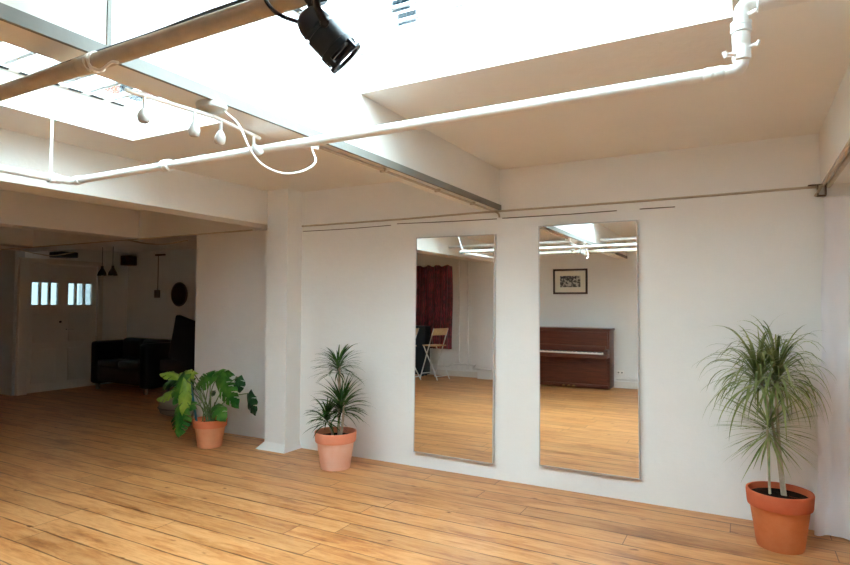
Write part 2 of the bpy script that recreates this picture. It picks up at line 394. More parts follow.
h = MB().tube([(-10.235, 5.80, 1.02), (-10.19, 5.80, 1.02)], .01).tube([(-10.19, 5.80, 1.02), (-10.19, 5.9, 1.02)], .009); h.build('door_handle', M['brushed'], dr)
MB().tube([(-10.235, 5.70, 1.15), (-10.22, 5.70, 1.15)], .018).build('lock_cover', M['darkwood'], dl)

# skylights : frame rails with slots, bars, glass
for n, (a, b) in enumerate(HOLES, 1):
    w = thing('window_%d' % n, ['skylight glazed with white bars over the wall of mirrors', 'skylight glazed with white bars beyond the ceiling beam'][n-1], 'window', (a, HY0, ZT)); w['kind'] = 'structure'
    f = MB()
    f.box(a-.10, a+.05, HY0-.1, HY1, ZT, ZT+.05); f.box(b-.02, b+.10, HY0-.1, HY1, ZT, ZT+.05)
    f.box(a-.1, b+.1, HY1, HY1+.1, ZT, ZT+.05); f.box(a-.1, b+.1, HY0-.1, HY0, ZT, ZT+.05)
    f.build('window_frame', M['frame'], w)
    s = MB(); y = HY0+.1
    while y < HY1-.15:
        s.box(a+.012, a+.040, y, y+.085, ZT-.004, ZT+.002); y += .145
    s.build('slot_row', M['slot'], w)
    br = MB(); y = HY1-.17
    while y > HY0+.05:
        br.tube([(a+.04, y, ZT+.03), (b-.04, y, ZT+.03)],   .009 if n == 1 else .021, 8); y -= .125 if n == 1 else .17
    if n == 1: br.tube([(a+.6, HY0, ZT+.012), (a+.6, HY1, ZT+.012)], .005, 6)
    else:
        br.tube([(a+.42, HY0, ZT+.05), (a+.42, HY1, ZT+.05)], .014, 6)
    br.build('glazing_bar', M['bar'], w)
    MB().box(a-.05, b+.05, HY0-.05, HY1+.05, ZT+.075, ZT+.081).build('glass_pane', M['skyglass'], w)

# baseboard opposite
struct('baseboard_south', MB().box(-5.9, XR, SY, SY+.025, 0, .11, .004), M['paintdoor'], 'white baseboard below the wall opposite the mirrors')
struct('trim_9', MB().box(-4.66, -4.3, SY-.01, SY+.16, -.01, ZC+.01), M['wall'], 'shallow white pier on the wall opposite the mirrors')

# ------------------------------------------------------------------ mirrors
def wall_mirror(x, z0, tilt, label):
    t = thing('wall_mirror', label, 'mirror', (x, WY, z0), 'tall mirrors on the white wall')
    t.rotation_euler = (0, tilt, 0); w, hh, d = .78, 1.96, .034
    f = MB(); y0, y1 = WY-d-.004, WY-.004
    e = .009
    f.box(x, x+e, y0, y1, z0, z0+hh, .001).box(x+w-e, x+w, y0, y1, z0, z0+hh, .001)
    f.box(x+e, x+w-e, y0, y1, z0, z0+e, .001).box(x+e, x+w-e, y0, y1, z0+hh-e, z0+hh, .001)
    f.box(x+e, x+w-e, y1-.012, y1-.001, z0+e, z0+hh-e)
    f.build('mirror_frame', M['alu'], t)
    MB().box(x+e-.001, x+w-e+.001, y0+.001, y0+.008, z0+e-.001, z0+hh-e+.001).build('mirror_glass', M['mirror'], t)
    return t
wall_mirror(-2.672, .140, .010, 'tall narrow silver-framed mirror reflecting the red curtain')
wall_mirror(-1.488, .178, -.001, 'tall narrow silver-framed mirror reflecting the piano')

# ------------------------------------------------------------------ pipes
def pipe_with_fittings(name, label, pts, r, colls, mat='pipe', group=None, rc=.05):
    t = thing(name, label, 'pipe', pts[0], group)
    MB().tube(round_corner(pts, rc), r, 16).build('pipe_run', M[mat], t)
    for p, d, R, L in colls:
        p = Vector(p); d = Vector(d).normalized()
        MB().lathe([(r, -L/2-.004), (R, -L/2), (R, -L*.12), (R*.96, -L*.1), (R*.96, L*.1), (R, L*.12), (R, L/2), (r, L/2+.004)], p, 20, rot_to(d)).build('coupling', M[mat], t)
    return t
P2 = pipe_with_fittings('heating_pipe', 'white pipe crossing under the beam and turning up at a riser',
    [(-3.47, SY+.02, 2.205), (-3.47, 1.975, 2.205), (.0, 1.975, 2.205), (.0, 1.975, 2.405), (.452, 1.975, 2.405)], .0205,
    [((-2.62, 1.975, 2.205), (1,0,0), .031, .05), ((-.075, 1.975, 2.205), (1,0,0), .023, .05), ((-3.40, 1.975, 2.205), (1,0,0), .026, .05), ((-3.47, 1.88, 2.205), (0,1,0), .026, .06),
     ((0, 1.975, 2.275), (0,0,1), .0255, .08), ((0, 1.975, 2.335), (0,0,1), .029, .03), ((.11, 1.975, 2.405), (1,0,0), .032, .13)], rc=.03)
v = MB().tube([(.01, 1.97, 2.268), (.043, 1.96, 2.272)], .005, 8).tube([(.04, 1.96, 2.264), (.045, 1.96, 2.280)], .005, 8)
v.tube([(-.01, 1.965, 2.25), (-.042, 1.94, 2.247)], .007, 8).tube([(-.04, 1.942, 2.240), (-.046, 1.938, 2.256)], .007, 8).build('valve_handle', M['pipe'], P2)
P2v = MB().tube([(.02, 1.97, 2.368), (.042, 1.962, 2.372)], .008, 8).build('bleed_screw', M['whiteplastic'], P2)
pipe_with_fittings('heating_pipe', 'pale old pipe overhead at the upper left, carrying the stage light', [(-3.15, 1.04, ZC+.005), (-3.15, 1.04, 2.225), (.452, 1.04, 2.225)], .0255, [((-1.78, 1.04, 2.225), (1,0,0), .0275, .05)], mat='pipe_old')
pipe_with_fittings('heating_pipe', 'white pipe overhead, topmost of the three pipes reflected above the framed picture', [(-4.328, .6, 2.43), (.452, .6, 2.43)], .022, [((-.9, .6, 2.43), (1,0,0), .03, .06)])
# hanger rod for the pipe corner
hr = MB().tube([(-3.60, 1.93, 2.66), (-3.475, 1.86, 2.21)], .0075, 8); hr.lathe([(.026, -.012), (.030, -.012), (.030, .012), (.026, .012)], (-3.47, 1.86, 2.205), 16, rot_to((0,1,0)))
tag(hr.build('hanger_rod', M['pipe'], None), 'thin white rod hanging the pipe corner from the ceiling', 'rod')
# string tied round old pipe
stp = [(-1.72+.014*math.sin(k*.9), 1.04+.027*math.cos(k*1.3), 2.225+.028*math.sin(k*1.3)) for k in range(14)]+[(-1.68, 1.01, 2.19), (-1.64, 1.01, 2.175), (-1.59, 1.01, 2.188), (-1.56, 1.01, 2.182)]
tag(MB().tube(smooth_path(stp, 4), .0045, 6).build('string', M['whiteplastic']), 'loose pale string knotted round the old overhead pipe', 'string')
# black mains cable running on top of pipe and drooping to the lamp
cp = [(-3.2, 1.045, 2.255), (-2.4, 1.05, 2.253), (-2.0, 1.045, 2.256), (-1.7, 1.05, 2.262), (-1.45, 1.04, 2.255), (-1.25, 1.05, 2.268), (-1.05, 1.04, 2.262), (-1.0, 1.01, 2.25), (-.985, 1.0, 2.215), (-.95, 1.0, 2.175), (-.905, 1.01, 2.15), (-.875, 1.025, 2.146)]
tag(MB().tube(smooth_path(cp, 6), .0048, 8).build('power_cable', M['cable']), 'thin black cable lying along the old pipe to the stage light', 'cable')
# stage light
def stage_light():
    t = thing('stage_light', 'small black stage spotlight clamped to the old overhead pipe', 'spotlight', (-.86, 1.04, 2.2))
    A = Vector((-.872, 1.020, 2.155)); B = Vector((-.820, 1.075, 2.083)); d = (B-A).normalized(); L = (B-A).length
    Rm = rot_to(d)
    MB().lathe([(0, -.012), (.018, -.012), (.030, -.004), (.037, .012), (.040, .03), (.036, .034), (.036, .040), (.041, .043), (.041, L*.82), (.044, L*.84), (.044, L*.98), (.040, L), (.036, L*.98), (.036, .06), (0, .05)], A, 32, Rm).build('lamp_body', M['black'], t)
    r = MB(); C0 = A+d*(L+.014)
    r.lathe([(.036, 0), (.048, 0), (.050, .004), (.048, .008), (.036, .008), (.036, 0)], C0, 8, Rm)
    r.lathe([(.036, 0), (.046, 0), (.047, .003), (.046, .006), (.036, .006), (.036, 0)], A+d*L, 8, Rm)
    for k in range(4):
        a = k*PI/2+.4; o = Rm@Vector((math.cos(a)*.042, math.sin(a)*.042, 0))
        r.obox(A+d*(L+.009)+o, (.006, .006, .012), Rm)
    r.build('filter_holder', M['black'], t)
    side = d.cross(Vector((0,0,1))).normalized(); mid = A+d*(L*.42)
    top = Vector((mid.x-.02, 1.04, 2.195))
    y = MB()
    for s in (-1, 1):
        y.tube(round_corner([mid+side*.045*s, top+side*.045*s-Vector((0,0,.03)), top+side*.045*s*.9, top], .012), .006, 8, flat=1.6)
        y.lathe([(0, 0), (.010, 0), (.010, .008), (0, .008)], mid+side*.041*s, 12, rot_to(side*s))
    y.build('yoke', M['steel'], t)
    c = MB().lathe([(.025, -.014), (.034, -.014), (.034, .014), (.025, .014), (.025, -.014)], (top.x, 1.04, 2.225), 20, rot_to((1,0,0)))
    c.box(top.x-.012, top.x+.012, 1.028, 1.052, 2.185, 2.20, .002).tube([(top.x, 1.04, 2.20), (top.x+.045, 1.04, 2.20)], .006, 8)
    c.obox((top.x+.03, 1.035, 2.215), (.012, .01, .018), Matrix.Rotation(.3, 3, 'Y'))
    c.build('clamp', M['steel'], t)
stage_light()

# ------------------------------------------------------------------ ceiling spot rail
def spot_rail():
    t = thing('ceiling_spotlights', 'white ceiling light with four spots on two bars under the beam', 'ceiling light', (-1.88, 1.62, ZB))
    MB().lathe([(0, 0), (.058, 0), (.062, -.008), (.058, -.024), (.02, -.032), (0, -.032)], (-1.88, 1.62, ZB), 32).build('ceiling_rose', M['brushed'], t)
    b1 = [(-1.915, 1.27, 2.25), (-1.88, 1.62, 2.25)]; b2 = [(-1.88, 1.62, 2.252), (-1.945, 1.95, 2.252)]
    for a, b in (b1, b2): MB().tube([a, b], .0085, 10).build('bar', M['whiteplastic'], t)
    def P(b, f): return Vector(b[0]).lerp(Vector(b[1]), f)
    hs = [(P(b1, .2), (.10, -.1, -1)), (P(b1, .78), (-.05, .05, -1)), (P(b2, .18), (-.28, .12, -1)), (P(b2, .86), (.45, .35, -.75))]
    for p, d in hs:
        d = Vector(d).normalized(); q = p+Vector((0, 0, -.045))
        h = MB().lathe([(0, -.004), (.009, 0), (.013, .006), (.020, .020), (.0225, .034), (.020, .050), (.014, .056), (0, .052)], q, 20, rot_to(d)).build('spot_head', M['bulbglass'], t)
        MB().tube([p, q+d*.004], .0065, 8).build('swivel_stem', M['brushed'], t)
spot_rail()
wc = [(-1.84, 1.65, 2.272), (-1.80, 1.69, 2.22), (-1.765, 1.72, 2.12), (-1.77, 1.80, 2.075), (-1.755, 1.90, 2.06), (-1.70, 1.96, 2.075), (-1.74, 2.1, 2.15), (-1.86, 2.22, 2.25), (-1.885, 2.25, 2.275)]
tag(MB().tube(smooth_path(wc, 6), .0045, 8).build('light_cable', M['whiteplastic']), 'white cable looping down from the ceiling spots to the junction box', 'cable')
jb = MB().box(-1.915, -1.865, 2.20, 2.28, 2.262, ZB, .004)
tag(jb.build('junction_box', M['whiteplastic']), 'small white junction box under the beam past the pipe', 'junction box')
cd = MB().tube(smooth_path([(-1.885, 2.28, 2.288), (-1.882, 3.0, 2.288), (-1.884, 4.0, 2.287), (-1.884, 4.60, 2.288), (-1.85, 4.655, 2.27), (-1.84, 4.665, 2.235)], 6), .0085, 8)
for y in (2.9, 3.6, 4.2): cd.box(-1.905, -1.863, y-.008, y+.008, 2.278, ZB)
tag(cd.build('surface_conduit', M['pipe_old']), 'cream conduit running along the beam to the wall top', 'conduit')
# conduits and cable along top of the wall
c1 = MB().tube(smooth_path([(-10.0, 4.672, 2.29), (-7.5, 4.67, 2.288), (-4.75, 4.672, 2.292)], 6), .008, 8)
tag(c1.build('surface_conduit', M['pipe_old']), 'cream conduit under the lintel of the dark alcove', 'conduit')
c2 = MB().tube(smooth_path([(-4.04, 4.672, 2.292), (-2.9, 4.67, 2.286), (-1.9, 4.67, 2.290), (-.7, 4.669, 2.284), (.46, 4.668, 2.289)], 6), .009, 8)
tag(c2.build('surface_conduit', M['pipe_old']), 'cream conduit along the wall top above both mirrors', 'conduit')
c4 = MB().tube([(.465, 4.655, 2.289), (.465, SY+.02, 2.289)], .009, 8); tag(c4.build('surface_conduit', M['pipe_old']), 'thinner cream conduit under the beam at the right end', 'conduit')
c3 = MB().tube([(.495, 4.655, 2.285), (.495, SY+.02, 2.285)], .014, 10); tag(c3.build('surface_conduit', M['pipe_old']), 'thicker cream conduit under the beam at the right end', 'conduit')
ck = MB()
for seg_ in ([(-4.03, 4.679, 2.238), (-3.5, 4.6785, 2.232), (-2.95, 4.679, 2.236)], [(-2.88, 4.679, 2.246), (-2.3, 4.679, 2.232), (-1.87, 4.679, 2.226)], [(-1.82, 4.679, 2.228), (-1.24, 4.679, 2.222)]):
    ck.tube(smooth_path(seg_, 5), .004, 6)
tag(ck.build('telephone_wire', M['crack']), 'thin dark broken wire tacked along the wall top over the left mirror', 'wire')
for sg_, lb in (([(-1.24, 4.679, 2.222), (-.87, 4.679, 2.224)], 'short dark wire over the piano mirror'), ([(-.70, 4.679, 2.224), (-.45, 4.679, 2.222)], 'short dark wire just right of the piano mirror')):
    tag(MB().tube(sg_, .004, 6).build('telephone_wire', M['crack']), lb+' at the wall top', 'wire')
pbk = thing('pipe_bracket', 'small brown bracket holding conduits where the walls meet', 'bracket', (.45, 4.66, 2.28))
MB().box(.38, .52, 4.63, 4.678, 2.297, 2.300).box(.43, .437, 4.63, 4.678, 2.225, 2.297).box(.475, .482, 4.63, 4.678, 2.225, 2.297).box(.43, .482, 4.66, 4.678, 2.222, 2.232).build('bracket_plate', M['crack'], pbk)
MB().tube([(.42, 4.655, 2.225), (.455, 4.60, 2.285)], .009, 8).build('bracket_pipe', M['pipe_old'], pbk)
# alcove-end wires
aw = MB().tube(smooth_path([(-9.5, 4.60, 2.285), (-9.4, 4.85, 2.22), (-9.3, 5.05, 2.2), (-9.1, 5.25, 2.26)], 6), .009, 8)
tag(aw.build('loose_cable', M['pipe_old']), 'pale cable drooping over the alcove opening near the double doors', 'cable')
aw = MB().tube(smooth_path([(-6.9, 4.66, 2.285), (-6.68, 4.75, 2.24), (-6.5, 4.9, 2.235), (-6.2, 5.0, 2.28)], 6), .009, 8)
tag(aw.build('loose_cable', M['pipe_old']), 'pale cable drooping under the lintel beside the partition', 'cable')

# ------------------------------------------------------------------ pots and plants
def pot(parent, c, R, h, mats, soil_z=.86):
    x, y = c; r = R*.68; rimh = h*.27
    prof = [(0, 0), (r, 0), (r+.004, .006), (R*.885, h-rimh)]
    MB().lathe(prof+[(R*.86, h-rimh), (R*.80, h-rimh), (r*.9, .02), (0, .02)], (x, y, 0), 48).build('pot', M[mats[0]], parent)
    MB().lathe([(R*.87, h-rimh-.002), (R*.955, h-rimh), (R*.97, h-rimh+.01), (R, h-.008), (R*.985, h), (R*.93, h), (R*.91, h-.01), (R*.86, h-rimh), (R*.87, h-rimh-.002)], (x, y, 0), 48).build('pot_rim', M[mats[1]], parent)
    s = MB(); rows = []
    for i in range(8):
        rr = R*.885*i/7; rows.append([Vector((x+rr*math.cos(a*PI/12), y+rr*math.sin(a*PI/12), h*soil_z+(.006*rng.random() if i < 7 else -.002))) for a in range(25)])
    s.grid(rows).build('soil', M['soil'], parent)

def strap(mb, base, az, el, L, w, droop, seg=9, twist=0):
    d = Vector((math.cos(az)*math.cos(el), math.sin(az)*math.cos(el), math.sin(el))); p = Vector(base); step = L/seg
    rows = []
    for i in range(seg+1):
        t = i/seg; side = d.cross(Vector((0,0,1)))
        side = side.normalized() if side.length > 1e-3 else Vector((1,0,0))
        up = side.cross(d).normalized()
        ww = w*(.55+1.2*t if t < .35 else .97*(1-((t-.35)/.65)**1.6)+.03)
        s2 = (side*math.cos(twist*t)+up*math.sin(twist*t))
        rows.append([p-s2*ww/2+up*ww*.12, p-up*0, p+s2*ww/2+up*ww*.12])
        p = p+d*step
        d = (d+Vector((0,0,-1))*droop*(.35+1.3*t)).normalized()
    mb.grid(rows)
def crown(parent, c, n, L, w, el_rng, droop, mat, seed, near_wall=False):
    r = random.Random(seed); mb = MB()
    for k in range(n):
        az = k*2.39996+r.uniform(-.25, .25); f = k/n
        el = el_rng[0]+(el_rng[1]-el_rng[0])*(1-f)**.8+r.uniform(-.15, .15)
        l = L*r.uniform(.78, 1.12); b = Vector(c)+Vector((0, 0, .05-.10*f))
        strap(mb, b+Vector((math.cos(az), math.sin(az), 0))*.006, az, el, l, w*r.uniform(.8, 1.15), droop*r.uniform(.6, 1.3), twist=r.uniform(-.6, .6))
    if near_wall:      # leaves bend back where they meet the sheet and the wall
        for v in mb.v:
            if v.x > .34: v.x = .34+(v.x-.34)*.7
            if v.y > 4.48: v.y = 4.48+(v.y-4.48)*.35
    o = mb.build('leaf_crown', M[mat], parent, auto=False)
    return o
# right plant : bushy grey-green dragon tree
cR = (.170, 4.27)
pr = thing('potted_dragon_tree', 'tall grey-green dragon tree in an orange terracotta pot beside the white sheet', 'potted plant', (cR[0], cR[1], 0))
pot(pr, cR, .185, .345, ('terra3', 'terra3r'), .90)
can = [([(.19, 4.28, .27), (.165, 4.28, .55), (.13, 4.27, .8), (.075, 4.25, 1.03)], .0085), ([(.205, 4.27, .27), (.175, 4.26, .6), (.165, 4.28, .85), (.165, 4.28, 1.05)], .0095), ([(.12, 4.27, .27), (.115, 4.27, .45), (.112, 4.26, .71)], .008)]
for p, r in can: MB().tube(smooth_path(p, 5), r, 10).build('cane', M['cane'], pr)
crown(pr, (.065, 4.25, 1.02), 110, .42, .0155, (-.3, 1.35), .33, 'leafR', 1, True)
crown(pr, (.170, 4.28, 1.03), 116, .42, .0155, (-.3, 1.35), .33, 'leafR', 2, True)
crown(pr, (.120, 4.27, .71), 110, .31, .012, (-.9, .8), .05, 'leafR', 3, True)
tb = MB(); strap(tb, (.085, 4.27, 1.06), 1.9, 1.42, .32, .012, .08); strap(tb, (.07, 4.27, 1.06), 2.9, 1.2, .27, .012, .12); tb.build('upright_leaf', M['leafR'], pr, auto=False)
# middle plant : three dark crowns
cM = (-3.285, 4.29)
pm = thing('potted_dragon_tree', 'small dark green three-headed dragon tree in a pale terracotta pot by the column', 'potted plant', (cM[0], cM[1], 0))
pot(pm, cM, .190, .33, ('terra2', 'terra2r'), .84)
for p, r in (([(-3.26, 4.30, .28), (-3.255, 4.30, .6), (-3.25, 4.29, .92)], .012), ([(-3.22, 4.28, .28), (-3.19, 4.27, .45), (-3.17, 4.26, .60)], .012), ([(-3.30, 4.27, .28), (-3.31, 4.25, .36), (-3.32, 4.24, .42)], .011)):
    MB().tube(smooth_path(p, 5), r, 10).build('cane', M['cane'], pm)
crown(pm, (-3.265, 4.29, .90), 96, .27, .0150, (-.1, .95), .14, 'leafM', 5)
crown(pm, (-3.20, 4.26, .55), 120, .30, .0165, (-.2, 1.1), .12, 'leafM', 6)
crown(pm, (-3.34, 4.23, .44), 80, .24, .015, (-.2, 1.1), .14, 'leafM', 7)
# left plant : swiss cheese plant
cS = (-4.90, 4.27)
ps = thing('potted_monstera', 'bushy swiss cheese plant in a terracotta pot at the alcove corner', 'potted plant', (cS[0], cS[1], 0))
pot(ps, cS, .172, .285, ('terra1', 'terra1r'), .84)
def split_leaf(base, tip, wide, normal, mat, droop=.25, seed=0, splits=5):
    base, tip = Vector(base), Vector(tip); ax = tip-base; L = ax.length; ax.normalize()
    nrm = Vector(normal); nrm = (nrm-ax*nrm.dot(ax)).normalized(); side = ax.cross(nrm)
    r = random.Random(seed); NU, NV = 44, 7; mb = MB()
    cuts = [int(9+k*(NU-14)/splits+r.randint(0, 3)) for k in range(splits)]
    for sg in (-1, 1):
        rows = []
        for i in range(NU+1):
            u = i/NU; wd = wide*.5*(math.sin(PI*min(1, (u*.92+.10)))**.75)*(1.15-.45*u)*(1 if u < .97 else .5)
            row = []
            for j in range(NV+1):
                v = j/NV; sweep = (v**1.5)*L*(.16 if u > .12 else -.02+1.5*(u-0)*.9)
                if u < .12: sweep = -v*L*.10+(u/.12)*v*L*.22
                p = base+ax*(u*L+sweep*(1-.5*u))+side*sg*wd*v
                p += nrm*(-droop*L*(u-.3)**2-.16*wd*v*v*2+.02*L*math.sin(u*22)*v)
                row.append(p)
            rows.append(row)
        def skip(i, j): return any((i == c and j >= 3) or (i == c+1 and j >= 5) for c in cuts)
        mb.grid(rows, skip=skip)
    mb.tube([base+nrm*(-droop*L*.09+.001), base+ax*L*.5+nrm*(-droop*L*.04+.002), base+ax*L*.95+nrm*(-droop*L*.42+.001)], [.0035, .0025, .001], 6)
    return mb.build('leaf', M[mat], ps, auto=False)
leaves = [((-5.245,4.15,.714),(-5.396,4.05,.774),.17,(0,-.5,1),'leafY',.6), ((-5.405,4.25,.66),(-5.72,4.30,.60),.22,(.2,-.6,.7),'leafL',.3),
 ((-5.30,4.2,.56),(-5.54,4.1,.48),.20,(0,-.6,.8),'leafY',.3), ((-5.066,4.2,.74),(-5.26,4.15,.77),.17,(0,-.6,.9),'leafY',.6),
 ((-5.09,4.1,.75),(-5.14,3.98,.47),.22,(.1,-1,.2),'leafL',.35), ((-5.0,4.05,.70),(-4.93,3.97,.36),.13,(.9,-.6,.2),'leafY',.3),
 ((-5.02,4.0,.44),(-4.98,3.92,.17),.27,(.1,-1,.25),'leafL',.3), ((-4.84,4.25,.75),(-5.02,4.15,.62),.20,(.2,-1,.5),'leafL',.5),
 ((-5.0,4.35,.73),(-4.80,4.45,.77),.17,(.1,-.7,.9),'leafL',.7), ((-4.83,4.3,.73),(-4.49,4.2,.47),.22,(-.3,-.8,.65),'leafL',.35),
 ((-4.70,4.45,.71),(-4.66,4.42,.56),.16,(.1,-1,.3),'leafD',.4), ((-4.50,4.4,.56),(-4.36,4.33,.37),.18,(-.3,-1,.25),'leafD',.3),
 ((-4.76,4.2,.45),(-4.54,4.1,.37),.17,(.1,-.7,.8),'leafL',.6), ((-4.93,4.3,.551),(-4.84,4.27,.545),.07,(0,-.8,.4),'leafD',.2),
 ((-4.93,4.1,.45),(-5.12,4.0,.42),.15,(0,-.8,.5),'leafL',.4), ((-5.18,4.25,.70),(-5.32,4.2,.50),.2,(0,-1,.3),'leafL',.4)]
for i, (b, t_, w, nn, mt, dr_) in enumerate(leaves):
    split_leaf(b, t_, w, nn, mt, dr_, i, 4 if w > .18 else 2)
    b = Vector(b); s0 = Vector((cS[0]+rng.uniform(-.06, .06), cS[1]+rng.uniform(-.05, .05), .25))
    mid = s0.lerp(b, .55)+Vector((0, 0, .10)); MB().tube(smooth_path([s0, s0.lerp(mid, .5)+Vector((0,0,.03)), mid, b], 5), [.0055]*15+[.0035], 7).build('leaf_stalk', M['petiole'], ps)
MB().tube([(-5.0, 4.18, .26), (-5.05, 4.14, .66)], .012, 8).build('plant_stake', M['stake'], ps)

# ------------------------------------------------------------------ white sheet on the right wall
def sheet():
    rows = []; NZ, NX = 60, 150
    r = random.Random(3)
    for i in range(NZ+1):
        u = i/NZ; z = 2.195*(1-u)+.010; row = []
        x0 = .462-.085*u**1.3+.006*math.sin(u*17); x1 = 1.62
        for j in range(NX+1):
            v = j/NX; x = x0+(x1-x0)*v
            amp = .25+.75*min(1, u*2)
            f = .026*math.sin(v*34+.9*math.sin(u*4))+.010*math.sin(v*71+1.3+u*2.5)+.006*math.sin(v*15+u*9)
            cr = .005*math.sin(v*46+u*31)*math.sin(u*23+v*12)+.004*math.sin(v*90-u*47)
            y = 4.615+f*amp+cr*amp
            if u > .965: y -= (u-.965)/.035*.035*(1+.6*math.sin(v*40)); z = max(z, .008+.010*(1+math.sin(v*55))*(1-u)/.035)
            row.append(Vector((x, min(y, 4.668), z)))
        rows.append(row)
    t = thing('hanging_sheet', 'white cotton sheet hanging in folds over the wall right of the tall dragon tree', 'curtain', (1.0, 4.62, 0))
    MB().grid(rows).build('sheet_cloth', M['sheet'], t, auto=False)
    MB().tube([(.45, 4.635, 2.205), (1.65, 4.635, 2.205)], .007, 8).build('curtain_rail', M['whiteplastic'], t)
sheet()

# ------------------------------------------------------------------ alcove furniture
sf = thing('sofa', 'black leather sofa in the dark alcove by the double doors', 'sofa', (-9.02, 6.4, 0))
sx0, sx1, sy0, sy1 = -9.86, -8.36, 6.0, 6.84
MB().box(sx0+.02, sx1-.02, sy0+.03, sy1-.02, .14, .40, .03).build('sofa_base', M['leather'], sf)
MB().box(sx0+.16, sx1-.16, sy1-.24, sy1, .30, .84, .06).build('backrest', M['leather'], sf)
for a in (sx0, sx1-.2): MB().box(a, a+.2, sy0, sy1, .10, .82, .05).build('armrest', M['leather'], sf)
for k in range(2):
    a = sx0+.2+k*.55; MB().box(a, a+.545, sy0, sy1-.2, .38, .52, .04).build('seat_cushion', M['leather'], sf)
    MB().box(a, a+.545, sy1-.4, sy1-.2, .5, .86, .06).build('back_cushion', M['leather'], sf)
for x in (sx0+.08, sx1-.14):
    for y in (sy0+.06, sy1-.1): MB().box(x, x+.05, y, y+.05, 0, .14, .004).build('leg', M['seatgrey'], sf)
ch = thing('office_chair', 'dark high-backed chair half hidden behind the partition', 'chair', (-7.35, 6.0, 0))
th = Matrix.Rotation(.24, 3, 'Y')
MB().obox((-7.42, 6.0, .90), (.30, .05, .34), th, .03).build('backrest', M['darkfabric'], ch)
MB().box(-7.98, -7.2, 5.95, 6.6, .42, .60, .03).build('seat', M['darkfabric'], ch)
for x in (-7.88, -7.3):
    for y in (6.05, 6.5): MB().tube([(x, y, .43), (x+(.02 if x > -7.5 else -.02), y, 0)], .022, 8).build('leg', M['black'], ch)
bk = thing('floor_cushion', 'taupe round floor cushion behind the swiss cheese plant', 'cushion', (-6.6, 5.35, 0))
MB().lathe([(0, 0), (.24, 0), (.31, .03), (.335, .10), (.325, .20), (.27, .26), (.15, .285), (0, .29)], (-6.62, 5.35, 0), 40).build('cushion_body', M['taupe'], bk)
MB().lathe([(.336, .09), (.344, .10), (.336, .11)], (-6.62, 5.35, 0), 40).build('piping', M['brownbox'], bk)
def pendant(x, y, label):
    t = thing('hanging_lamp', label, 'lamp', (x, y, 2.42), 'dark bulbs hanging in the alcove')
    MB().tube([(x, y, 2.42), (x, y, 2.08)], .005, 6).build('lamp_cord', M['black'], t)
    MB().lathe([(0, 2.10), (.018, 2.10), (.022, 2.06), (.06, 1.99), (.075, 1.94), (.072, 1.935), (.05, 1.98), (0, 2.02)], (x, y, 0), 20).build('lamp_shade', M['darkmirror'], t)
    MB().lathe([(0, 1.99), (.025, 1.975), (.028, 1.95), (.0, 1.925)], (x, y, 0), 14).build('light_bulb', M['whiteplastic'], t)
pendant(-9.57, 6.0, 'small dark hanging lamp nearer the double doors')
pendant(-9.28, 6.0, 'small dark hanging lamp nearer the wall speaker')
sp = thing('wall_speaker', 'small brown box speaker high on the alcove wall', 'speaker', (-10.05, 6.85, 2.26))
MB().box(-10.17, -9.93, 6.72, 6.895, 2.17, 2.35, .01).build('speaker_box', M['brownbox'], sp)
MB().lathe([(0, 0), (.055, 0), (.062, .006), (0, .008)], (-10.05, 6.72, 2.26), 20, rot_to((0,-1,0))).build('speaker_cone', M['black'], sp)
sw = thing('wall_switch', 'small grey switch box with a wire up the alcove wall', 'switch', (-9.32, 6.88, 1.64))
MB().box(-9.38, -9.26, 6.86, 6.899, 1.57, 1.71, .006).build('switch_box', M['taupe'], sw)
MB().tube([(-9.32, 6.89, 1.71), (-9.32, 6.89, 2.34)], .007, 6).build('wire', M['taupe'], sw)
MB().box(-9.39, -9.13, 6.87, 6.899, 2.33, 2.36, .003).build('wire_clip', M['brownbox'], sw)
rd = thing('round_wall_mirror', 'round dark-faced mirror on the alcove back wall', 'mirror', (-8.73, 6.88, 1.63))
RX = rot_to((0,-1,0))
MB().lathe([(0, 0), (.19, 0), (.19, .012), (0, .012)], (-8.73, 6.892, 1.63), 40, RX).build('mirror_face', M['darkmirror'], rd)
MB().lathe([(.185, .0), (.21, 0), (.215, .012), (.205, .022), (.188, .018), (.185, 0)], (-8.73, 6.893, 1.63), 40, RX).build('mirror_rim', M['darkwood'], rd)
pj = thing('ceiling_projector', 'black projector hanging from the ceiling above the double doors', 'projector', (-9.75, 5.6, 2.42))
MB().box(-9.92, -9.58, 5.32, 5.6, 2.21, 2.30, .015).build('projector_body', M['black'], pj)
MB().tube([(-9.75, 5.45, 2.30), (-9.75, 5.45, 2.42)], .015, 8).build('mount_pole', M['whiteplastic'], pj)
MB().lathe([(.035, 0), (.035, .03), (.028, .03), (.02, .01), (0, .01)], (-9.68, 5.32, 2.25), 18, rot_to((0,-1,0))).build('lens', M['steel'], pj)

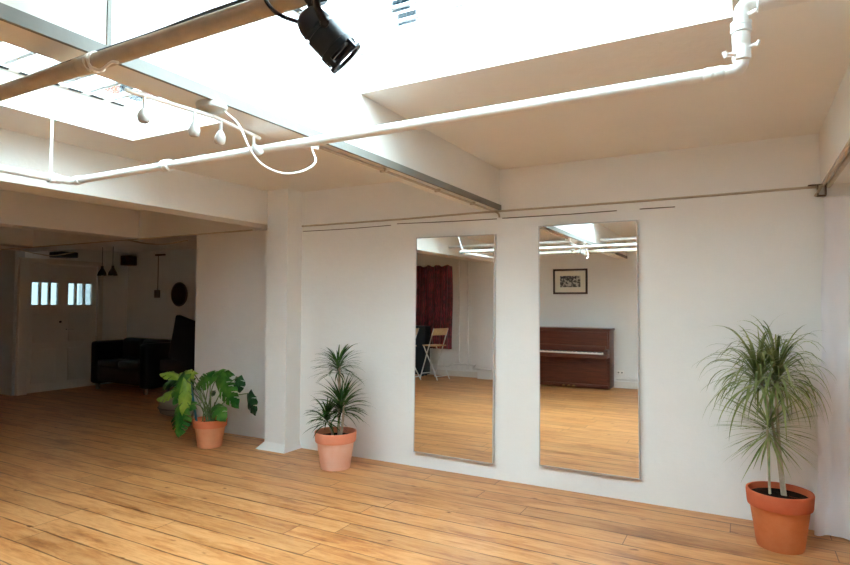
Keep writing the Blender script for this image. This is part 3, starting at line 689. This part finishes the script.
# ------------------------------------------------------------------ opposite wall : piano, picture, curtain, chairs
PY0, PY1 = -1.10, SY+.02; px0, px1 = -3.46, -2.07
pn = thing('upright_piano', 'reddish brown upright piano against the wall opposite the mirrors', 'piano', (-2.77, -1.28, 0))
MB().box(px0, px1, PY1, PY0, 0.02, 1.02, .004).build('piano_case', M['mahog'], pn)
MB().box(px0-.02, px1+.02, PY1, PY0+.03, 1.02, 1.06, .008).build('lid', M['mahog'], pn)
MB().box(px0+.03, px1-.03, PY0-.005, PY0+.022, .76, 1.0, .006).box(px0+.05, px1-.05, PY0, PY0+.012, .10, .56, .006).build('front_panel', M['mahog'], pn)
MB().box(px0+.02, px1-.02, PY0-.02, PY0+.02, .02, .08, .004).build('plinth', M['mahog'], pn)
kb = MB().box(px0, px1, PY0-.01, PY0+.22, .56, .625, .006)
kb.box(px0, px0+.06, PY0-.01, PY0+.22, .625, .70, .01).box(px1-.06, px1, PY0-.01, PY0+.22, .625, .70, .01)
kb.build('key_bed', M['mahog'], pn)
ky = MB(); n = 50; w = (px1-px0-.14)/n
for k in range(n): ky.box(px0+.07+k*w+.0006, px0+.07+(k+1)*w-.0006, PY0+.04, PY0+.19, .625, .648)
o = ky.build('white_keys', M['ivory'], pn); o['kind'] = 'stuff'
ky = MB()
for k in range(n):
    if k % 7 in (0, 1, 3, 4, 5): ky.box(px0+.07+(k+.68)*w, px0+.07+(k+1.32)*w, PY0+.04, PY0+.13, .648, .660)
o = ky.build('black_keys', M['ebony'], pn); o['kind'] = 'stuff'
MB().box(px0+.06, px1-.06, PY0, PY0+.035, .66, .76, .006).build('fallboard', M['mahog'], pn)
for k in (-1, 0, 1): MB().box(-2.77+k*.09-.02, -2.77+k*.09+.02, PY0, PY0+.09, .035, .05, .004).build('pedal', M['brass'], pn)
pc = thing('framed_picture', 'dark-framed black and white picture above the piano', 'picture', (-2.85, SY, 1.91))
a, b, z0, z1 = -3.17, -2.53, 1.67, 2.14; y0, y1 = SY+.002, SY+.03; e = .035
MB().box(a, b, y0, y1, z0, z0+e, .003).box(a, b, y0, y1, z1-e, z1, .003).box(a, a+e, y0, y1, z0+e, z1-e, .003).box(b-e, b, y0, y1, z0+e, z1-e, .003).build('picture_frame', M['picframe'], pc)
MB().box(a+e, b-e, y0, y0+.012, z0+e, z1-e).build('mount_board', M['mount'], pc)
nt = NT('black_and_white_print'); g = nt.n('ShaderNodeTexCoord'); no = nt.n('ShaderNodeTexNoise', Scale=26.0, Detail=3.0); nt.l(g.outputs['Object'], no.inputs['Vector'])
r = ramp(nt, [(.42, rgba((34, 34, 34))), (.5, rgba((90, 90, 88))), (.6, rgba((190, 188, 180)))]); nt.l(no.outputs['Fac'], r.inputs[0]); nt.l(r.outputs[0], nt.b.inputs['Base Color'])
MB().box(-3.04, -2.66, y0+.012, y0+.014, 1.80, 2.01).build('print', nt.m, pc)
# red curtain over the window
def redc():
    t = thing('red_curtain', 'dark red patterned curtain hanging on the wall opposite the mirrors', 'curtain', (-5.8, SY, .6))
    rows = []
    for i in range(31):
        u = i/30; row = []
        for j in range(91):
            v = j/90; x = -6.32+1.05*v
            f = .022*math.sin(v*42)+.01*math.sin(v*71+u*3)
            row.append(Vector((x+.015*math.sin(u*5), SY+.07+f, 2.27-(1.72)*u+.02*math.sin(v*30)*(1-u))))
        rows.append(row)
    MB().grid(rows).build('curtain_cloth', M['brocade'], t, auto=False)
    MB().tube([(-6.45, SY+.07, 2.29), (-5.3, SY+.07, 2.29)], .010, 8).build('curtain_rail', M['whiteplastic'], t)
redc()
# pipes on the opposite wall
for x, lab in ((-5.13, 'thin white vertical pipe nearest the red curtain'), (-4.93, 'second thin white vertical pipe from the red curtain')):
    t = MB().tube([(x, SY+.035, .16), (x, SY+.035, 2.64)], .018, 10); t.lathe([(.015, -.02), (.022, -.02), (.022, .02), (.015, .02)], (x, SY+.035, .5), 14)
    tag(t.build('wall_pipe', M['pipe']), lab, 'pipe', 'vertical pipes opposite the mirrors')
t = MB().tube(round_corner([(-5.9, SY+.06, .2), (-5.35, SY+.06, .2), (-5.28, SY+.06, .26), (-4.75, SY+.06, .26), (-4.75, SY+.2, .2), (-4.2, SY+.2, .2), (-4.2, SY+.05, .16), (-3.5, SY+.045, .16)], .03, 4), .017, 10)
tag(t.build('skirting_pipe', M['pipe']), 'white pipe above the baseboard between red curtain and piano', 'pipe')
tag(MB().tube([(-2.03, SY+.019, .16), (XR-.01, SY+.019, .16)], .017, 10).build('skirting_pipe', M['pipe']), 'white pipe above the baseboard right of the piano', 'pipe')
so = thing('wall_socket', 'white double power socket beside the piano', 'socket', (-1.97, SY, .27))
MB().box(-2.03, -1.90, SY, SY+.012, .23, .31, .003).build('socket_plate', M['whiteplastic'], so)
for x in (-1.995, -1.935): MB().box(x-.012, x+.012, SY+.010, SY+.014, .262, .282, .001).build('socket_face', M['slot'], so)
cb = thing('equipment_case', 'black case standing under the red curtain behind the chairs', 'case', (-6.15, -1.15, 0))
MB().box(-6.45, -5.74, SY+.12, SY+.36, .03, 1.02, .015).build('case_body', M['black'], cb)
MB().tube(round_corner([(-5.745, -1.33, .8), (-5.715, -1.33, .8), (-5.715, -1.2, .8), (-5.745, -1.2, .8)], .01, 3), .006, 8).build('handle', M['steel'], cb)
for x in (-6.4, -5.84):
    for y in (SY+.16, SY+.30): MB().box(x, x+.05, y, y+.04, 0, .035).build('foot', M['steel'], cb)

# folding chairs: built at the origin, facing -X, then placed
def folding_chair():
    t = thing('folding_chair', 'x', 'chair', (0, 0, 0))
    for s in (-.19, .19):
        MB().tube([(.16, s, 1.0), (-.24, s, .0)], .011, 8).build('leg', M['pipe'], t)          # backrest rail to the front foot
        MB().tube([(-.17, s*.85, .64), (.24, s*.85, .0)], .011, 8).build('leg', M['pipe'], t)  # seat front to the rear foot
    MB().tube([(-.20, -.19, .10), (-.20, .19, .10)], .008, 8).build('stretcher', M['pipe'], t)
    MB().tube([(.20, -.16, .07), (.20, .16, .07)], .008, 8).build('stretcher', M['pipe'], t)
    MB().tube([(.02, -.19, .645), (.02, .19, .645)], .008, 8).build('stretcher', M['pipe'], t)
    MB().box(-.20, .13, -.175, .175, .645, .665, .006).build('seat', M['birch'], t)
    MB().obox((.135, 0, .93), (.007, .195, .075), Matrix.Rotation(.38, 3, 'Y'), .005).build('backrest', M['birch'], t)
    return t
fc = folding_chair()
fc.location = (-5.40, -.96, 0); fc.rotation_euler = (0, 0, .35)
tag(fc, 'light wood and white folding chair in front of the red curtain', 'chair', 'folding chairs opposite the mirrors')
c2_ = fc.copy(); COL.objects.link(c2_); c2_.location = (-5.80, -.50, 0); c2_.rotation_euler = (0, 0, .1)
for chd in list(fc.children):
    k = chd.copy(); COL.objects.link(k); k.parent = c2_
tag(c2_, 'light wood and white folding chair in front of the black case', 'chair', 'folding chairs opposite the mirrors')

# ------------------------------------------------------------------ outside, seen through the skylights
nb = thing('neighbouring_house', 'pale rendered building with small dark windows beyond the skylight', 'building', (-9, 14.5, 0))
MB().box(-14, -4, 14, 15, -.2, 11.0).build('house_wall', M['render'], nb)
MB().box(-14.2, -3.8, 13.8, 15.2, 11.0, 11.2).build('roof', M['render'], nb)
for x, z in ((-8.5, 10.0), (-8.3, 9.57)):
    MB().box(x-.32, x+.32, 13.96, 14.02, z-.19, z+.19).build('window_frame', M['bar'], nb)
    for k in (-1, 1): MB().box(x+k*.15-.145, x+k*.15+.145, 13.93, 13.965, z-.17, z+.17).build('pane', M['winblue'], nb)
rf = thing('tiled_roof_house', 'low house roof with orange ridge tiles and dark chimneys seen through the far skylight', 'building', (-14.5, 9.5, 0))
MB().box(-15.7, -12.4, 9.2, 10.5, -.2, 6.5).build('house_wall', M['render'], rf)
for k in range(6):
    x = -15.55+k*.36; MB().box(x, x+.22, 9.0, 9.25, 6.92-.05*k, 7.22-.05*k, .03).build('ridge_tile', M['tile'], rf)
MB().box(-13.8, -13.0, 9.0, 9.8, 6.5, 7.12, .02).build('chimney', M['slate'], rf)
MB().box(-12.9, -12.5, 9.0, 9.6, 6.5, 6.68, .02).build('eaves_tiles', M['redtile'], rf)
MB().add([(-17.2,9.1,7.95),(-16.2,9.1,7.8),(-16.3,9.1,8.35),(-17.2,9.3,7.95),(-16.2,9.3,7.8),(-16.3,9.3,8.35)],[(0,1,2),(5,4,3),(0,3,4,1),(1,4,5,2),(2,5,3,0)]).box(-16.6,-16.4,9.12,9.28,-.2,7.9).build('gable_vent', M['slate'], rf)

# ground outside
tag(MB().box(-30, 20, 7.4, 40, -.3, -.1).build('ground', M['ground']), 'grey ground outside the building', 'ground', kind='structure')

# ------------------------------------------------------------------ light and camera
w = bpy.data.worlds.new('World'); sc.world = w; w.use_nodes = True
bgn = w.node_tree.nodes['Background']; bgn.inputs[0].default_value = (.765, .955, 1.015, 1); bgn.inputs[1].default_value = 1.0
w.cycles.sampling_method = 'MANUAL'; w.cycles.sample_map_resolution = 64

def lookcam():
    f = 581.5; yaw = .5034; p = .0347; r = .0041
    cy, sy = math.cos(yaw), math.sin(yaw)
    F = Vector((-sy*math.cos(p), cy*math.cos(p), math.sin(p))); R = Vector((cy, sy, 0)); U = R.cross(F)
    R2 = R*math.cos(r)+U*math.sin(r); U2 = -R*math.sin(r)+U*math.cos(r)
    cam = bpy.data.cameras.new('camera'); o = bpy.data.objects.new('camera', cam); COL.objects.link(o)
    m = Matrix(((R2.x, U2.x, -F.x), (R2.y, U2.y, -F.y), (R2.z, U2.z, -F.z)))
    o.matrix_world = Matrix.Translation((0, 0, 1.5))@m.to_4x4()
    cam.sensor_width = 36; cam.lens = f/850*36; cam.clip_start = .05; cam.clip_end = 200
    sc.camera = o
lookcam()
for o in bpy.data.objects:
    if '_o' in o: del o['_o']
cy = sc.cycles
cy.max_bounces = 14; cy.diffuse_bounces = 10; cy.glossy_bounces = 6; cy.transparent_max_bounces = 12
cy.sample_clamp_indirect = 6; cy.use_denoising = True
vs = sc.view_settings; vs.view_transform = 'Standard'; vs.look = 'None'; vs.gamma = 1; vs.exposure = 4.56; vs.use_curve_mapping = False
